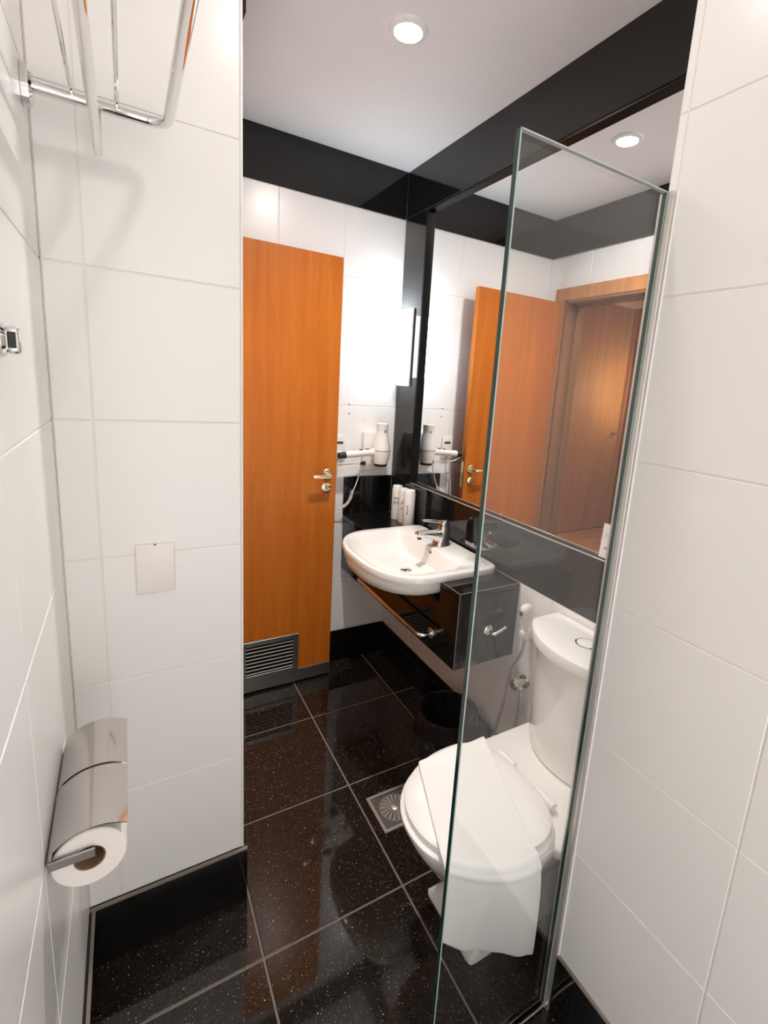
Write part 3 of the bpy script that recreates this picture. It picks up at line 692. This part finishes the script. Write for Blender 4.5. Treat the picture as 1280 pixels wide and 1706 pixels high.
G().lathe([(.024, 0), (.024, -.005), (.012, -.010), (.012, -.040)], (XR - .0005, 1.128, .474), 'x', 24).out('valve_body', 'chrome', va)
G().tube([(XR - .026, 1.128, .474), (XR - .026, 1.122, .452)], .009, 12).out('outlet', 'chrome', va)
G().lathe([(.019, 0), (.022, -.006), (.022, -.018), (.016, -.022)], (XR - .040, 1.128, .474), 'x', 8).out('knob', 'chrome', va, )

# ------------------------------------------------------------------ glass screen
gs = thing('glass_screen', 'clear fixed glass shower screen with green edge in front of the toilet', 'glass screen')
g = G(); X0, X1, Y0, Y1, Z1 = .487, .829, .590, .600, 1.851
v = [(x, y, z) for z in (.012, Z1) for y in (Y0, Y1) for x in (X0, X1)]
g.add(v, [(0, 1, 5, 4), (2, 6, 7, 3)], 0); g.add(v, [(0, 4, 6, 2), (1, 3, 7, 5)], 1); g.add(v, [(4, 5, 7, 6), (0, 2, 3, 1)], 2)
g.out('glass_pane', ['glass', 'edge', 'edge2'], gs, None)
G().box(X0 - .0003, X0 + .0022, Y0 - .0004, Y0 + .0002, .012, Z1).box(X1 - .002, X1 + .0003, Y0 - .0004, Y0 + .0002, .012, Z1).box(X0, X1, Y0 - .0004, Y0 + .0002, Z1 - .002, Z1 + .0003).out('arris', 'edge2', gs, None)
G().rbox(X1 + .001, XN - .0045, Y0 - .012, Y1 + .006, .002, Z1, .001, 1).out('wall_channel', 'alu', gs, None)
G().rbox(X0, X1, Y0 - .003, Y1 + .003, .0005, .012, .001, 1).out('floor_channel', 'chrome', gs, None)
G().rbox(XN - .004, XN + .001, Y0 - .014, Y0 - .010, Z0, Z1, .001, 1).out('sealant', 'silicone', gs, None)

# ------------------------------------------------------------------ towel rack
rk = thing('towel_rack', 'chrome shelf rack with a lower rail high on the near left wall', 'towel rack')
RZ, RY = 1.936, 1.138
def flange(y):
    g = G()
    g.loft([[(XL + d, y + .020 * s_ * math.cos(a), RZ + .034 * s_ * math.sin(a)) for a in [2 * PI * k / 28 for k in range(28)]] for d, s_ in ((.0005, 1), (.011, 1), (.015, .8))]); return g
for y in (RY, .50): flange(y).out('flange', 'chrome', rk)
G().tube(fillet([(XL + .006, RY, RZ), (.088, RY, RZ), (.088, .50, RZ), (XL + .006, .50, RZ)], .035, 8), .0095, 16).out('outer_frame', 'chrome', rk)
for x in (.007, -.059): G().tube([(x, RY, RZ + .006), (x, .50, RZ + .006)], .0035, 10).out('rod', 'chrome', rk)
G().tube(fillet([(-.025, RY, RZ - .006), (-.025, RY, RZ - .078), (-.025, .50, RZ - .078), (-.025, .50, RZ - .006)], .012, 6), .0075, 14).out('lower_rail', 'chrome', rk)

# ------------------------------------------------------------------ blank plate
sw = thing('blank_plate', 'blank ivory switch plate on the short left wall', 'switch plate')
G().rbox(.003, .083, YS - .008, YS - .0003, .981, 1.099, .004, 3).out('plate', 'ivory', sw, 30)
G().box(.040, .046, YS - .0088, YS - .0065, 1.0965, 1.0985).out('notch', 'ink', sw, None)

# ------------------------------------------------------------------ toilet paper holder, two rolls
ph = thing('paper_holder', 'chrome double paper holder with curved covers on the near left wall', 'paper holder')
RX, RZ_, RR = -.0745, .7625, .048
G().rbox(XL + .0003, XL + .003, .745, .995, .768, .776, .002, 1).out('back_bar', 'chrome', ph, None)
def arm(y0):
    g = G().rbox(XL + .004, RX + .008, y0, y0 + .004, .7705, .7855, .001, 1)
    g.tube([(RX, y0 + .003, .7763), (RX, y0 + .122, .7763)], .0045, 12); return g
arm(.7365).out('arm', 'steel', ph, 30); arm(.8705).out('arm', 'steel', ph, 30)
def cover(y0, y1):
    prof = [(p.x, p.z) for p in spline([(-.1268, 0, .779), (-.120, 0, .797), (-.105, 0, .810), (-.089, 0, .8175), (-.071, 0, .8205), (-.049, 0, .8185), (-.024, 0, .809)], 4)]
    g = G(); n_ = len(prof)
    o_ = [[(x, y, z) for x, z in prof] for y in (y0, y1)]; i_ = [[(x + .0002, y, z - .0014) for x, z in prof] for y in (y0, y1)]
    g.loft(o_, False, False, closed=False); g.loft(i_, False, False, closed=False)
    for q in (0, 1): g.add(o_[q] + i_[q], [(i, i + 1, n_ + i + 1, n_ + i) for i in range(n_ - 1)])
    g.add([o_[0][-1], o_[1][-1], i_[1][-1], i_[0][-1]], [(0, 1, 2, 3)]); g.add([o_[0][0], o_[1][0], i_[1][0], i_[0][0]], [(0, 1, 2, 3)])
    return g
cover(.740, .869).out('cover', 'cover', ph, 40)
cover(.8745, .999).out('cover', 'cover', ph, 40)
def roll(y0, label):
    t = thing('toilet_roll', label, 'toilet roll')
    zc = RZ_
    g = G(); g.lathe([(.0205, 0), (RR - .002, 0), (RR, .002), (RR, .114), (RR - .002, .116), (.0205, .116)], (RX, y0, zc), 'y', 48, cap0=False, cap1=False); g.out('paper', 'paper', t, 40)
    G().lathe([(.0203, .0005), (.0203, .1155), (.0188, .1155), (.0188, .0005), (.0203, .0005)], (RX, y0, zc), 'y', 32, cap0=False, cap1=False).out('core', 'card', t, 40)
roll(.746, 'white paper roll under the nearer chrome cover'); roll(.880, 'white paper roll under the farther chrome cover')
